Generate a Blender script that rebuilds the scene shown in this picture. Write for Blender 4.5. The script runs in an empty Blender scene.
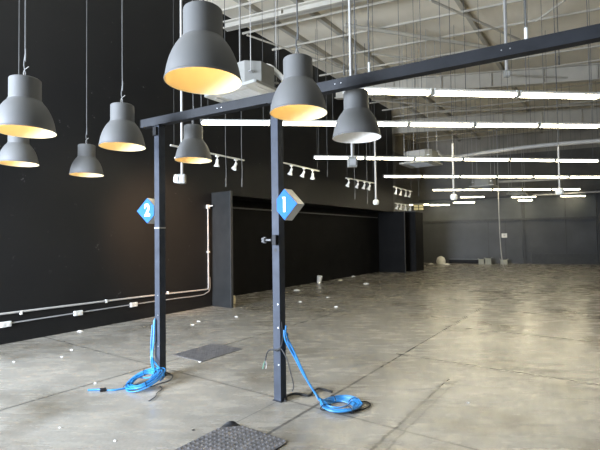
import bpy, bmesh, math, random
from mathutils import Vector, Matrix
random.seed(7)
D = bpy.data
COL = bpy.context.scene.collection
PI = math.pi
TH = math.radians(35.5)                 # bearing of the long side of the shop
RZ = -TH
SU, CU = math.sin(TH), math.cos(TH)
CEIL = 7.3
EYE = 1.6
F = 430.0

# ------------------------------------------------------------------ camera
p_, r_ = math.radians(1.73), math.radians(0.8)
fw = Vector((0, math.cos(p_), math.sin(p_)))
up0 = Vector((0, -math.sin(p_), math.cos(p_)))
rt0 = Vector((1, 0, 0))
upv = up0 * math.cos(r_) + rt0 * math.sin(r_)
rtv = rt0 * math.cos(r_) - up0 * math.sin(r_)
cam = D.objects.new('camera', D.cameras.new('camera'))
COL.objects.link(cam)
m = Matrix((( rtv.x, upv.x, -fw.x, 0), (rtv.y, upv.y, -fw.y, 0), (rtv.z, upv.z, -fw.z, EYE), (0, 0, 0, 1)))
cam.matrix_world = m
cam.data.sensor_width = 36
cam.data.lens = 36 * F / 600
cam.data.clip_end = 200
bpy.context.scene.camera = cam

# survey helpers: where a sight line meets a known real plane
def ray(x, y): return rtv * ((x - 300) / F) + upv * ((225 - y) / F) + fw
def atz(x, y, z=0.0):
    d = ray(x, y); return Vector((0, 0, EYE)) + d * ((z - EYE) / d.z)
def aty(x, y, Y):
    d = ray(x, y); return Vector((0, 0, EYE)) + d * (Y / d.y)
def onv(x, y, v):
    d = ray(x, y); return Vector((0, 0, EYE)) + d * (v / (d.x * CU - d.y * SU))
def onu(x, y, u):
    d = ray(x, y); return Vector((0, 0, EYE)) + d * (u / (d.x * SU + d.y * CU))
def W(v, u, z=0.0): return Vector((v * CU + u * SU, -v * SU + u * CU, z))
def VU(p): return Vector((p.x * CU - p.y * SU, p.x * SU + p.y * CU, p.z))

# ------------------------------------------------------------------ materials
def mat(name, col, rough=0.5, metal=0.0, var=0.0, scale=6.0, bump=0.0, bscale=60.0, emit=None, es=0.0, spec=0.5):
    M = D.materials.new(name); M.use_nodes = True
    nt = M.node_tree; b = nt.nodes['Principled BSDF']
    b.inputs['Base Color'].default_value = (*col, 1)
    b.inputs['Roughness'].default_value = rough
    b.inputs['Metallic'].default_value = metal
    b.inputs['Specular IOR Level'].default_value = spec
    if emit:
        b.inputs['Emission Color'].default_value = (*emit, 1)
        b.inputs['Emission Strength'].default_value = es
    if var or bump:
        tc = nt.nodes.new('ShaderNodeTexCoord')
    if var:
        n = nt.nodes.new('ShaderNodeTexNoise'); n.inputs['Scale'].default_value = scale; n.inputs['Detail'].default_value = 6
        nt.links.new(tc.outputs['Object'], n.inputs['Vector'])
        cr = nt.nodes.new('ShaderNodeValToRGB')
        cr.color_ramp.elements[0].position = .3; cr.color_ramp.elements[1].position = .7
        cr.color_ramp.elements[0].color = (*[max(0, c * (1 - var)) for c in col], 1)
        cr.color_ramp.elements[1].color = (*[min(1, c * (1 + var)) for c in col], 1)
        nt.links.new(n.outputs['Fac'], cr.inputs['Fac']); nt.links.new(cr.outputs['Color'], b.inputs['Base Color'])
    if bump:
        n2 = nt.nodes.new('ShaderNodeTexNoise'); n2.inputs['Scale'].default_value = bscale
        nt.links.new(tc.outputs['Object'], n2.inputs['Vector'])
        bp = nt.nodes.new('ShaderNodeBump'); bp.inputs['Strength'].default_value = bump; bp.inputs['Distance'].default_value = .01
        nt.links.new(n2.outputs['Fac'], bp.inputs['Height']); nt.links.new(bp.outputs['Normal'], b.inputs['Normal'])
    return M

M = {}
M['shade'] = mat('grey_lacquer', (.095, .095, .092), .6, var=.06, scale=3)
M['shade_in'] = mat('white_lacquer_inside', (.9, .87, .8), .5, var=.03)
M['shade_in_lit'] = mat('glow_tinted_lacquer_inside', (.8, .68, .43), .6, var=.03, spec=.2)  # white lining of the lit lamps, with warm bulb glow put into its colour
M['cord'] = mat('black_cord', (.02, .02, .02), .6, var=.2)
M['greycord'] = mat('grey_cord', (.06, .06, .057), .55, var=.2)
M['bulb'] = mat('warm_bulb', (1, .8, .5), .4, emit=(1, .68, .24), es=13, var=.02)
M['bulb_off'] = mat('unlit_bulb', (.8, .8, .78), .3, var=.02)
M['post'] = mat('charcoal_painted_steel', (.034, .040, .053), .6, metal=.0, var=.2, scale=9, bump=.05, spec=.22)
M['beam'] = mat('dark_painted_steel', (.0125, .0138, .0165), .55, var=.25, scale=7, bump=.05, spec=.25)
M['black'] = mat('black_plastic', (.010, .010, .011), .6, var=.2, spec=.2)
M['steel'] = mat('brushed_steel', (.55, .55, .55), .35, metal=.9, var=.1)
M['white'] = mat('white_enamel', (.62, .62, .58), .4, var=.05)
M['whitedim'] = mat('dusty_white_enamel', (.20, .198, .18), .5, var=.08)
M['spotwhite'] = mat('bright_white_enamel', (.85, .85, .82), .4, var=.04)
M['conduit'] = mat('pale_conduit', (.34, .33, .31), .45, var=.1)
M['conduit_grey'] = mat('grey_conduit', (.25, .25, .25), .45, var=.1)
M['tube'] = mat('lit_fluorescent_tube', (1, 1, .95), .4, emit=(1, .89, .62), es=13, var=.01)
M['holder'] = mat('lamp_holder', (.5, .5, .46), .5, var=.1)
M['ac'] = mat('off_white_plastic', (.27, .27, .25), .45, var=.06)
M['ac_grille'] = mat('grille_grey', (.3, .3, .29), .5, var=.1)
M['hose'] = mat('white_insulation', (.75, .75, .72), .6, var=.06, bump=.3)
M['blue'] = mat('blue_sign_face', (.026, .115, .37), .7, var=.04, spec=.08)
M['signside'] = mat('cream_sign_side', (.56, .54, .50), .45, var=.05)
M['numeral'] = mat('white_numeral', (.85, .87, .9), .6, var=.02, spec=.15)
M['bluecable'] = mat('blue_cable', (.022, .19, .46), .4, var=.12, scale=20)
M['mat'] = mat('dusty_rubber', (.085, .082, .083), .6, var=.35, scale=14, bump=.2)
M['mat_under'] = mat('black_rubber', (.012, .012, .012), .7, var=.2)
M['paper'] = mat('white_paper', (.75, .74, .70), .7, var=.1)
M['yellowpaper'] = mat('cream_foam', (.66, .61, .42), .7, var=.1)
M['green'] = mat('green_wire', (.12, .28, .2), .5, var=.2)
M['card'] = mat('pale_cardboard', (.34, .34, .28), .7, var=.12)
M['roofsteel'] = mat('cream_roof_steel', (.40, .37, .305), .5, var=.12, scale=2)
M['roofsteel_lt'] = mat('pale_rafter_steel', (.45, .42, .355), .5, var=.1, scale=2)
M['blackboard'] = mat('black_painted_board', (.006, .006, .0062), .55, var=.25, scale=2.5, bump=.04, spec=.12)
M['boardgrey'] = mat('charcoal_board', (.015, .016, .016), .6, var=.2, scale=4, spec=.25)
M['darkwall'] = mat('dark_trim_paint', (.035, .036, .036), .5, var=.2)
M['railgrey'] = mat('grey_rail', (.10, .10, .10), .35, var=.15)
M['amber'] = mat('amber_lit_pane', (.3, .25, .12), .5, emit=(.9, .78, .36), es=.10, var=.15)

def nd(nt, t, **kw):
    n = nt.nodes.new(t)
    for k, v in kw.items():
        if k in n.inputs: n.inputs[k].default_value = v
        else: setattr(n, k, v)
    return n

def floor_material():
    Mf = D.materials.new('worn_concrete'); Mf.use_nodes = True
    nt = Mf.node_tree; L = nt.links; b = nt.nodes['Principled BSDF']
    tc = nd(nt, 'ShaderNodeTexCoord')
    # big tone patches
    n1 = nd(nt, 'ShaderNodeTexNoise'); n1.inputs['Scale'].default_value = .55; n1.inputs['Detail'].default_value = 7; n1.inputs['Roughness'].default_value = .62
    L.new(tc.outputs['Object'], n1.inputs['Vector'])
    # trowel streaks, stretched along one direction
    mp = nd(nt, 'ShaderNodeMapping'); mp.vector_type = 'TEXTURE'; mp.inputs['Rotation'].default_value = (0, 0, math.radians(32)); mp.inputs['Scale'].default_value = (1.0, .3, 1)
    L.new(tc.outputs['Object'], mp.inputs['Vector'])
    n2 = nd(nt, 'ShaderNodeTexNoise'); n2.inputs['Scale'].default_value = 2.2; n2.inputs['Detail'].default_value = 8; n2.inputs['Roughness'].default_value = .6
    L.new(mp.outputs['Vector'], n2.inputs['Vector'])
    n3 = nd(nt, 'ShaderNodeTexNoise'); n3.inputs['Scale'].default_value = 45; n3.inputs['Detail'].default_value = 4
    L.new(tc.outputs['Object'], n3.inputs['Vector'])
    c1 = nd(nt, 'ShaderNodeValToRGB')
    c1.color_ramp.elements[0].position = .3; c1.color_ramp.elements[0].color = (.125, .108, .078, 1)
    c1.color_ramp.elements[1].position = .68; c1.color_ramp.elements[1].color = (.345, .322, .278, 1)
    e = c1.color_ramp.elements.new(.48); e.color = (.262, .249, .22, 1)
    L.new(n1.outputs['Fac'], c1.inputs['Fac'])
    c2 = nd(nt, 'ShaderNodeValToRGB')
    c2.color_ramp.elements[0].position = .32; c2.color_ramp.elements[0].color = (.86, .85, .83, 1)
    c2.color_ramp.elements[1].position = .66; c2.color_ramp.elements[1].color = (1.12, 1.1, 1.06, 1)
    L.new(n2.outputs['Fac'], c2.inputs['Fac'])
    mx = nd(nt, 'ShaderNodeMix', data_type='RGBA', blend_type='MULTIPLY'); mx.inputs[0].default_value = .85
    L.new(c1.outputs['Color'], mx.inputs[6]); L.new(c2.outputs['Color'], mx.inputs[7])
    c3 = nd(nt, 'ShaderNodeValToRGB')
    c3.color_ramp.elements[0].position = .3; c3.color_ramp.elements[0].color = (.82, .82, .82, 1)
    c3.color_ramp.elements[1].position = .7; c3.color_ramp.elements[1].color = (1.12, 1.12, 1.12, 1)
    L.new(n3.outputs['Fac'], c3.inputs['Fac'])
    mx2 = nd(nt, 'ShaderNodeMix', data_type='RGBA', blend_type='MULTIPLY'); mx2.inputs[0].default_value = .8
    L.new(mx.outputs[2], mx2.inputs[6]); L.new(c3.outputs['Color'], mx2.inputs[7])
    col = mx2.outputs[2]
    # saw-cut joints and one patched crack: x is across the shop, y along it
    sp = nd(nt, 'ShaderNodeSeparateXYZ'); 
    wob = nd(nt, 'ShaderNodeTexNoise'); wob.inputs['Scale'].default_value = 5; wob.inputs['Detail'].default_value = 3
    L.new(tc.outputs['Object'], wob.inputs['Vector'])
    L.new(tc.outputs['Object'], sp.inputs[0])
    def line(out, at, half, soft, wobble=0.0, lo=None, hi=None):
        src = out
        if wobble:
            w = nd(nt, 'ShaderNodeMath', operation='MULTIPLY_ADD'); w.inputs[1].default_value = wobble; w.inputs[2].default_value = -wobble / 2
            L.new(wob.outputs['Fac'], w.inputs[0])
            a = nd(nt, 'ShaderNodeMath', operation='ADD'); L.new(out, a.inputs[0]); L.new(w.outputs[0], a.inputs[1]); src = a.outputs[0]
        s = nd(nt, 'ShaderNodeMath', operation='SUBTRACT'); L.new(src, s.inputs[0]); s.inputs[1].default_value = at
        ab = nd(nt, 'ShaderNodeMath', operation='ABSOLUTE'); L.new(s.outputs[0], ab.inputs[0])
        mr = nd(nt, 'ShaderNodeMapRange'); mr.inputs['From Min'].default_value = half; mr.inputs['From Max'].default_value = half + soft
        mr.inputs['To Min'].default_value = 1; mr.inputs['To Max'].default_value = 0
        L.new(ab.outputs[0], mr.inputs['Value'])
        res = mr.outputs[0]
        if lo is not None:
            o2 = sp.outputs['Y'] if out == sp.outputs['X'] else sp.outputs['X']
            g = nd(nt, 'ShaderNodeMath', operation='GREATER_THAN'); L.new(o2, g.inputs[0]); g.inputs[1].default_value = lo
            l = nd(nt, 'ShaderNodeMath', operation='LESS_THAN'); L.new(o2, l.inputs[0]); l.inputs[1].default_value = hi
            mm = nd(nt, 'ShaderNodeMath', operation='MULTIPLY'); L.new(g.outputs[0], mm.inputs[0]); L.new(l.outputs[0], mm.inputs[1])
            m3 = nd(nt, 'ShaderNodeMath', operation='MULTIPLY'); L.new(mm.outputs[0], m3.inputs[0]); L.new(res, m3.inputs[1]); res = m3.outputs[0]
        return res
    X, Y = sp.outputs['X'], sp.outputs['Y']
    parts = []
    for at in (-2.31, -4.75, .2, 2.7, 5.2): parts.append((line(X, at, .010, .009, .015), .8))
    for at in (5.58, 7.75, 9.92, 12.1, 14.3): parts.append((line(Y, at, .016, .012, .015, -2.4, 12), .8))
    for at in (1.24, 3.41): parts.append((line(Y, at, .008, .009, .015), .65))
    parts.append((line(Y, 5.58, .005, .009, .03, -12, -2.4), .25))
    parts.append((line(X, -2.68, .003, .005, .01, 2.6, 3.4), .6))
    parts.append((line(X, -1.49, .007, .012, .05, 2.2, 4.9), .85))
    parts.append((line(X, -1.40, .004, .01, .06, 2.2, 4.9), .6))
    parts.append((line(X, -1.45, .02, .08, .1, 2.2, 5.0), .28))
    # old oily staining: a long patch beside the recess and a smaller one nearer
    def patch(cx, hx, sx, cy, hy, sy):
        a, c = line(X, cx, hx, sx, 1.2), line(Y, cy, hy, sy, 1.2)
        m_ = nd(nt, 'ShaderNodeMath', operation='MULTIPLY'); L.new(a, m_.inputs[0]); L.new(c, m_.inputs[1])
        m2 = nd(nt, 'ShaderNodeMath', operation='MULTIPLY'); L.new(m_.outputs[0], m2.inputs[0])
        mr_ = nd(nt, 'ShaderNodeMapRange'); mr_.inputs['From Min'].default_value = .35; mr_.inputs['From Max'].default_value = .6; L.new(n2.outputs['Fac'], mr_.inputs['Value'])
        L.new(mr_.outputs[0], m2.inputs[1]); return m2.outputs[0]
    for fac, k in ((patch(-6.2, .9, 1.6, 11.5, 3.0, 3.0), .62), (patch(-2.55, .25, .5, 5.05, .12, .3), .5), (patch(-5.2, .8, 1.5, 18, 3, 3), .4)):
        mk = nd(nt, 'ShaderNodeMix', data_type='RGBA')
        q = nd(nt, 'ShaderNodeMath', operation='MULTIPLY'); q.inputs[1].default_value = k; L.new(fac, q.inputs[0])
        L.new(q.outputs[0], mk.inputs[0]); L.new(col, mk.inputs[6]); mk.inputs[7].default_value = (.11, .092, .058, 1)
        col = mk.outputs[2]
    for fac, k in parts:
        mk = nd(nt, 'ShaderNodeMix', data_type='RGBA')
        q = nd(nt, 'ShaderNodeMath', operation='MULTIPLY'); q.inputs[1].default_value = k; L.new(fac, q.inputs[0])
        L.new(q.outputs[0], mk.inputs[0]); L.new(col, mk.inputs[6]); mk.inputs[7].default_value = (.05, .047, .042, 1)
        col = mk.outputs[2]
    L.new(col, b.inputs['Base Color'])
    rr = nd(nt, 'ShaderNodeMapRange'); rr.inputs['From Min'].default_value = .3; rr.inputs['From Max'].default_value = .7
    rr.inputs['To Min'].default_value = .14; rr.inputs['To Max'].default_value = .36
    L.new(n2.outputs['Fac'], rr.inputs['Value']); L.new(rr.outputs[0], b.inputs['Roughness'])
    bp = nd(nt, 'ShaderNodeBump'); bp.inputs['Strength'].default_value = .25; bp.inputs['Distance'].default_value = .006
    L.new(n2.outputs['Fac'], bp.inputs['Height']); L.new(bp.outputs['Normal'], b.inputs['Normal'])
    b.inputs['Specular IOR Level'].default_value = .45
    return Mf

def black_wall_material():
    Mf = D.materials.new('scuffed_black_paint'); Mf.use_nodes = True
    nt = Mf.node_tree; L = nt.links; b = nt.nodes['Principled BSDF']
    tc = nd(nt, 'ShaderNodeTexCoord')
    n1 = nd(nt, 'ShaderNodeTexNoise'); n1.inputs['Scale'].default_value = .5; n1.inputs['Detail'].default_value = 5
    L.new(tc.outputs['Object'], n1.inputs['Vector'])
    c1 = nd(nt, 'ShaderNodeValToRGB')
    c1.color_ramp.elements[0].position = .3; c1.color_ramp.elements[0].color = (.005, .005, .0053, 1)
    c1.color_ramp.elements[1].position = .7; c1.color_ramp.elements[1].color = (.0095, .0092, .0088, 1)
    L.new(n1.outputs['Fac'], c1.inputs['Fac'])
    # faint scuffs and pale chips
    n2 = nd(nt, 'ShaderNodeTexNoise'); n2.inputs['Scale'].default_value = 7; n2.inputs['Detail'].default_value = 9; n2.inputs['Roughness'].default_value = .7
    L.new(tc.outputs['Object'], n2.inputs['Vector'])
    mr = nd(nt, 'ShaderNodeMapRange'); mr.inputs['From Min'].default_value = .66; mr.inputs['From Max'].default_value = .74
    L.new(n2.outputs['Fac'], mr.inputs['Value'])
    mk = nd(nt, 'ShaderNodeMix', data_type='RGBA'); L.new(mr.outputs[0], mk.inputs[0]); L.new(c1.outputs['Color'], mk.inputs[6]); mk.inputs[7].default_value = (.16, .155, .15, 1)
    L.new(mk.outputs[2], b.inputs['Base Color'])
    b.inputs['Roughness'].default_value = .45
    b.inputs['Specular IOR Level'].default_value = .32
    bp = nd(nt, 'ShaderNodeBump'); bp.inputs['Strength'].default_value = .12; bp.inputs['Distance'].default_value = .01
    L.new(n2.outputs['Fac'], bp.inputs['Height']); L.new(bp.outputs['Normal'], b.inputs['Normal'])
    return Mf

def back_wall_material():
    # local z gives height: panel below the rail, blue grey sheet above it, dark upper wall
    Mf = D.materials.new('dark_panelled_wall'); Mf.use_nodes = True
    nt = Mf.node_tree; L = nt.links; b = nt.nodes['Principled BSDF']
    tc = nd(nt, 'ShaderNodeTexCoord'); sp = nd(nt, 'ShaderNodeSeparateXYZ'); L.new(tc.outputs['Object'], sp.inputs[0])
    n1 = nd(nt, 'ShaderNodeTexNoise'); n1.inputs['Scale'].default_value = .8; n1.inputs['Detail'].default_value = 6
    L.new(tc.outputs['Object'], n1.inputs['Vector'])
    cr = nd(nt, 'ShaderNodeValToRGB'); cr.color_ramp.interpolation = 'CONSTANT'
    E_ = cr.color_ramp.elements
    E_[0].position = 0; E_[0].color = (.050, .052, .054, 1)
    E_[1].position = 3.72 / 8; E_[1].color = (.085, .080, .068, 1)
    e = E_.new(2.45 / 8); e.color = (.066, .070, .068, 1)
    e = E_.new(6.15 / 8); e.color = (.24, .22, .18, 1)
    dv = nd(nt, 'ShaderNodeMath', operation='DIVIDE'); dv.inputs[1].default_value = 8; L.new(sp.outputs['Z'], dv.inputs[0]); L.new(dv.outputs[0], cr.inputs['Fac'])
    c2 = nd(nt, 'ShaderNodeValToRGB'); c2.color_ramp.elements[0].position = .3; c2.color_ramp.elements[0].color = (.7, .7, .7, 1); c2.color_ramp.elements[1].position = .7; c2.color_ramp.elements[1].color = (1.25, 1.25, 1.25, 1)
    L.new(n1.outputs['Fac'], c2.inputs['Fac'])
    mx = nd(nt, 'ShaderNodeMix', data_type='RGBA', blend_type='MULTIPLY'); mx.inputs[0].default_value = 1
    L.new(cr.outputs['Color'], mx.inputs[6]); L.new(c2.outputs['Color'], mx.inputs[7]); L.new(mx.outputs[2], b.inputs['Base Color'])
    b.inputs['Roughness'].default_value = .5
    return Mf

def ceiling_material():
    Mf = D.materials.new('ribbed_roof_sheet'); Mf.use_nodes = True
    nt = Mf.node_tree; L = nt.links; b = nt.nodes['Principled BSDF']
    tc = nd(nt, 'ShaderNodeTexCoord')
    n1 = nd(nt, 'ShaderNodeTexNoise'); n1.inputs['Scale'].default_value = .7; n1.inputs['Detail'].default_value = 6
    L.new(tc.outputs['Object'], n1.inputs['Vector'])
    c1 = nd(nt, 'ShaderNodeValToRGB')
    c1.color_ramp.elements[0].position = .3; c1.color_ramp.elements[0].color = (.68, .62, .50, 1)
    c1.color_ramp.elements[1].position = .7; c1.color_ramp.elements[1].color = (.80, .735, .60, 1)
    L.new(n1.outputs['Fac'], c1.inputs['Fac']); L.new(c1.outputs['Color'], b.inputs['Base Color'])
    wv = nd(nt, 'ShaderNodeTexWave'); wv.bands_direction = 'X'; wv.inputs['Scale'].default_value = 1.6
    L.new(tc.outputs['Object'], wv.inputs['Vector'])
    bp = nd(nt, 'ShaderNodeBump'); bp.inputs['Strength'].default_value = .2; bp.inputs['Distance'].default_value = .02
    L.new(wv.outputs['Fac'], bp.inputs['Height']); L.new(bp.outputs['Normal'], b.inputs['Normal'])
    b.inputs['Roughness'].default_value = .6
    return Mf

M['floor'] = floor_material(); M['wall'] = black_wall_material(); M['back'] = back_wall_material(); M['ceil'] = ceiling_material()

# ------------------------------------------------------------------ mesh helpers
class MB:
    def __init__(s): s.v = []; s.f = []; s.mi = []; s.cur = 0
    def add(s, vs, fs):
        o = len(s.v); s.v += [tuple(q) for q in vs]
        for f in fs: s.f.append([o + i for i in f]); s.mi.append(s.cur)
        return s
    def box(s, c, d, rz=0.0, mtx=None):
        x, y, z = d[0] / 2, d[1] / 2, d[2] / 2
        vs = [Vector((i * x, j * y, k * z)) for k in (-1, 1) for j in (-1, 1) for i in (-1, 1)]
        R = mtx or Matrix.Rotation(rz, 3, 'Z')
        vs = [R @ q + Vector(c) for q in vs]
        return s.add(vs, [(0, 2, 3, 1), (4, 5, 7, 6), (0, 1, 5, 4), (2, 6, 7, 3), (0, 4, 6, 2), (1, 3, 7, 5)])
    def span(s, a, b):
        a, b = Vector(a), Vector(b)
        return s.box((a + b) / 2, [abs(b[i] - a[i]) for i in range(3)])
    def lathe(s, prof, n=40, c=(0, 0, 0), mtx=None, close=False):
        vs = []
        for r, z in prof:
            for i in range(n):
                q = Vector((r * math.cos(2 * PI * i / n), r * math.sin(2 * PI * i / n), z))
                if mtx: q = mtx @ q
                vs.append(q + Vector(c))
        fs = []
        k = len(prof)
        for j in range(k if close else k - 1):
            j2 = (j + 1) % k
            for i in range(n):
                i2 = (i + 1) % n
                fs.append((j * n + i, j * n + i2, j2 * n + i2, j2 * n + i))
        return s.add(vs, fs)
    def cyl(s, a, b, r, n=12, r2=None):
        a, b = Vector(a), Vector(b); d = (b - a)
        q = Vector((0, 0, 1)).rotation_difference(d.normalized()).to_matrix()
        h = d.length; r2 = r if r2 is None else r2
        return s.lathe([(0, 0), (r, 0), (r2, h), (0, h)], n, a, q)
    def tube(s, pts, r, n=8, closed=False):
        pts = [Vector(q) for q in pts]; k = len(pts)
        t0 = None; vs = []; nrm = None
        for i, q in enumerate(pts):
            if closed: t = (pts[(i + 1) % k] - pts[i - 1])
            else: t = pts[min(i + 1, k - 1)] - pts[max(i - 1, 0)]
            t.normalize()
            if nrm is None:
                nrm = t.orthogonal().normalized()
            else:
                nrm = (nrm - t * nrm.dot(t))
                nrm = nrm.normalized() if nrm.length > 1e-6 else t.orthogonal().normalized()
            bn = t.cross(nrm)
            for j in range(n):
                a = 2 * PI * j / n
                vs.append(q + nrm * (r * math.cos(a)) + bn * (r * math.sin(a)))
        fs = []
        for i in range(k if closed else k - 1):
            i2 = (i + 1) % k
            for j in range(n):
                j2 = (j + 1) % n
                fs.append((i * n + j, i * n + j2, i2 * n + j2, i2 * n + j))
        if not closed:
            fs.append(tuple(range(n - 1, -1, -1))); fs.append(tuple((k - 1) * n + j for j in range(n)))
        return s.add(vs, fs)
    def prism(s, poly, a, b, axis):
        # poly: list of 2-tuples in the other two axes (in order), extruded from a to b on axis
        def P(q, t):
            if axis == 0: return (t, q[0], q[1])
            if axis == 1: return (q[0], t, q[1])
            return (q[0], q[1], t)
        n = len(poly); vs = [P(q, a) for q in poly] + [P(q, b) for q in poly]
        fs = [tuple(range(n)), tuple(range(2 * n - 1, n - 1, -1))]
        for i in range(n): fs.append((i, (i + 1) % n, n + (i + 1) % n, n + i))
        return s.add(vs, fs)
    def build(s, name, material, parent=None, smooth=False, bevel=0.0):
        me = D.meshes.new(name); me.from_pydata(s.v, [], s.f)
        ms = material if isinstance(material, (list, tuple)) else [material]
        for q in ms: me.materials.append(q)
        for p, i in zip(me.polygons, s.mi): p.material_index = i
        bm = bmesh.new(); bm.from_mesh(me)
        bmesh.ops.remove_doubles(bm, verts=bm.verts, dist=1e-5)
        bmesh.ops.recalc_face_normals(bm, faces=bm.faces)
        bm.to_mesh(me); bm.free()
        if smooth:
            for p in me.polygons: p.use_smooth = True
            me.set_sharp_from_angle(angle=math.radians(38))
        o = D.objects.new(name, me); COL.objects.link(o)
        if parent: o.parent = parent
        if bevel:
            bv = o.modifiers.new('bevel', 'BEVEL'); bv.width = bevel; bv.segments = 2; bv.limit_method = 'ANGLE'
        return o

def smooth_path(pts, n=8):
    pts = [Vector(q) for q in pts]; out = []
    for i in range(len(pts) - 1):
        p0 = pts[max(i - 1, 0)]; p1 = pts[i]; p2 = pts[i + 1]; p3 = pts[min(i + 2, len(pts) - 1)]
        for k in range(n):
            t = k / n
            out.append(.5 * ((2 * p1) + (p2 - p0) * t + (2 * p0 - 5 * p1 + 4 * p2 - p3) * t * t + (3 * p1 - p0 - 3 * p2 + p3) * t ** 3))
    out.append(pts[-1]); return out

def tag(o, label, cat, group=None, kind=None):
    o['label'] = label; o['category'] = cat
    if group: o['group'] = group
    if kind: o['kind'] = kind
    return o
def thing(name, label, cat, loc, rz=RZ, group=None):
    o = D.objects.new(name, None); COL.objects.link(o); o.empty_display_size = .1
    o.location = loc; o.rotation_euler = (0, 0, rz)
    return tag(o, label, cat, group)
def dup(root, loc, rz=None, label=None, scale=None):
    r = root.copy(); COL.objects.link(r); r.location = loc
    if rz is not None: r.rotation_euler = (0, 0, rz)
    if label: r['label'] = label
    if scale: r.scale = scale
    for ch in list(root.children):
        c = ch.copy(); COL.objects.link(c); c.parent = r
        for g in list(ch.children):
            d = g.copy(); COL.objects.link(d); d.parent = c
    return r
def struct(name, mb, material, parent=None, rz=RZ, loc=(0, 0, 0), smooth=False):
    o = mb.build(name, material, parent, smooth)
    if not parent:
        o.rotation_euler = (0, 0, rz); o.location = loc; o['kind'] = 'structure'
    return o

# ------------------------------------------------------------------ the setting (local frame: x across the shop, y along it)
VL, VR, ZS = -7.75, -8.56, 2.71
UB0, UB1 = -6.0, 34.0
struct('floor', MB().span((-12, UB0, -.2), (12, UB1, 0)), M['floor'])
wl = MB()
wl.prism([(UB0, 0), (7.2, 0), (7.2, ZS), (18.1, ZS), (18.1, CEIL), (UB0, CEIL)], VL - .15, VL, 0)
struct('wall_left', wl, M['wall'])
struct('wall_recess', MB().span((VR - .15, 7.0, 0), (VR, 18.22, CEIL)), M['blackboard'])
struct('wall_soffit', MB().span((VR, 7.2, ZS), (VL - .15, 18.1, ZS + .12)), M['blackboard'])
struct('wall_rear', MB().span((-9.35, 18.3, 0), (-9.2, UB1, CEIL)), M['back'])
struct('wall_end', MB().span((-9.35, 18.22, 0), (VR, 18.3, CEIL)), M['blackboard'])
struct('wall_right', MB().span((9.0, UB0, 0), (9.2, UB1, CEIL)), M['darkwall'])
struct('trim_1', MB().span((VR, 7.3, 2.46), (VR + .03, 18.1, 2.50)), M['railgrey'])

# back wall in its own frame: x along the wall
BW = math.radians(113.5)
bw_rz = PI / 2 - BW
bw0 = Vector((7.52, 26.03, 0))
bdir = Vector((math.sin(BW), math.cos(BW), 0)); bnor = Vector((-math.cos(BW), math.sin(BW), 0))   # bnor points away from the camera
struct('wall_back', MB().span((-14, 0, 0), (20, .2, CEIL)), M['back'], rz=bw_rz, loc=bw0)
def bx_(px, py):             # metres along the back wall / height for a sight line
    d = ray(px, py); t = (bw0 - Vector((0, 0, EYE))).dot(bnor) / d.dot(bnor)
    q = Vector((0, 0, EYE)) + d * t - bw0
    return q.dot(bdir), q.z + 0.0
def bspan(px0, px1, z0, z1, depth):
    return MB().span((bx_(px0, 240)[0], -depth, z0), (bx_(px1, 240)[0], 0, z1))
struct('trim_2', MB().span((-1, -.10, 2.40), (20, 0, 2.52)), M['darkwall'], rz=bw_rz, loc=bw0)
struct('trim_3', bspan(522.5, 525.5, 0, 3.7, .12), M['darkwall'], rz=bw_rz, loc=bw0)
struct('trim_4', bspan(565.5, 566.5, .55, 3.7, .03), M['darkwall'], rz=bw_rz, loc=bw0)
struct('trim_5', bspan(505, 506, 0, 2.4, .03), M['darkwall'], rz=bw_rz, loc=bw0)
struct('trim_6', bspan(488, 489, 0, 2.4, .03), M['darkwall'], rz=bw_rz, loc=bw0)
struct('trim_7', bspan(597, 601, 0, 3.9, .2), M['darkwall'], rz=bw_rz, loc=bw0)
struct('baseboard_back', MB().span((bx_(531, 240)[0], -.05, 0), (20, 0, .55)), M['darkwall'], rz=bw_rz, loc=bw0)
struct('trim_8', MB().span((-1, -.16, 3.68), (20, 0, 3.78)), M['darkwall'], rz=bw_rz, loc=bw0)

# ceiling with its steel
ceil = struct('ceiling', MB().span((-12, UB0, CEIL), (12, UB1, CEIL + .15)), M['ceil'])
for v in (-6.9, -5.83, -2.73, .3, 3.3, 6.3):
    MB().span((v - .05, UB0, CEIL - .13), (v + .05, UB1, CEIL)).build('girder', M['roofsteel'], ceil)
WB = math.radians(112.5)
wd = Vector((math.sin(WB), math.cos(WB), 0)); wn = Vector((-wd.y, wd.x, 0))
w_rz = PI / 2 - WB - RZ                          # in the ceiling's own frame
for k in range(22):
    n = 5.0 + 1.22 * k
    c = VU(wn * n + wd * 3.0); 
    MB().box((0, 0, 0), (22, .035, .05)).build('purlin', M['roofsteel'], ceil)
    o = ceil.children[-1]
    o.location = (c.x, c.y, CEIL - .235); o.rotation_euler = (0, 0, w_rz)
def brace(a, b, r, name='roof_brace'):
    return MB().cyl(VU(a), VU(b), r, 8).build(name, M['roofsteel'], ceil)
brace(atz(345, 25, 6.85), atz(486, 47, 6.85), .05)
brace(atz(300, 47, 6.6), atz(372, 78, 6.6), .02)
brace(atz(372, 54, 6.7), atz(470, 66, 6.7), .03)
brace(atz(565, 0, 6.8), atz(536, 21, 6.8), .03)
brace(atz(247, 35, 6.5), atz(345, 69, 6.5), .022)
brace(atz(508, 75, 6.7), atz(590, 79, 6.7), .03)
brace(atz(430, 0, 6.8), atz(520, 40, 6.8), .03)
brace(atz(372, 100, 6.8), atz(520, 113, 6.8), .035)
brace(atz(440, 112, 6.8), atz(600, 104, 6.8), .04)

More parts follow.
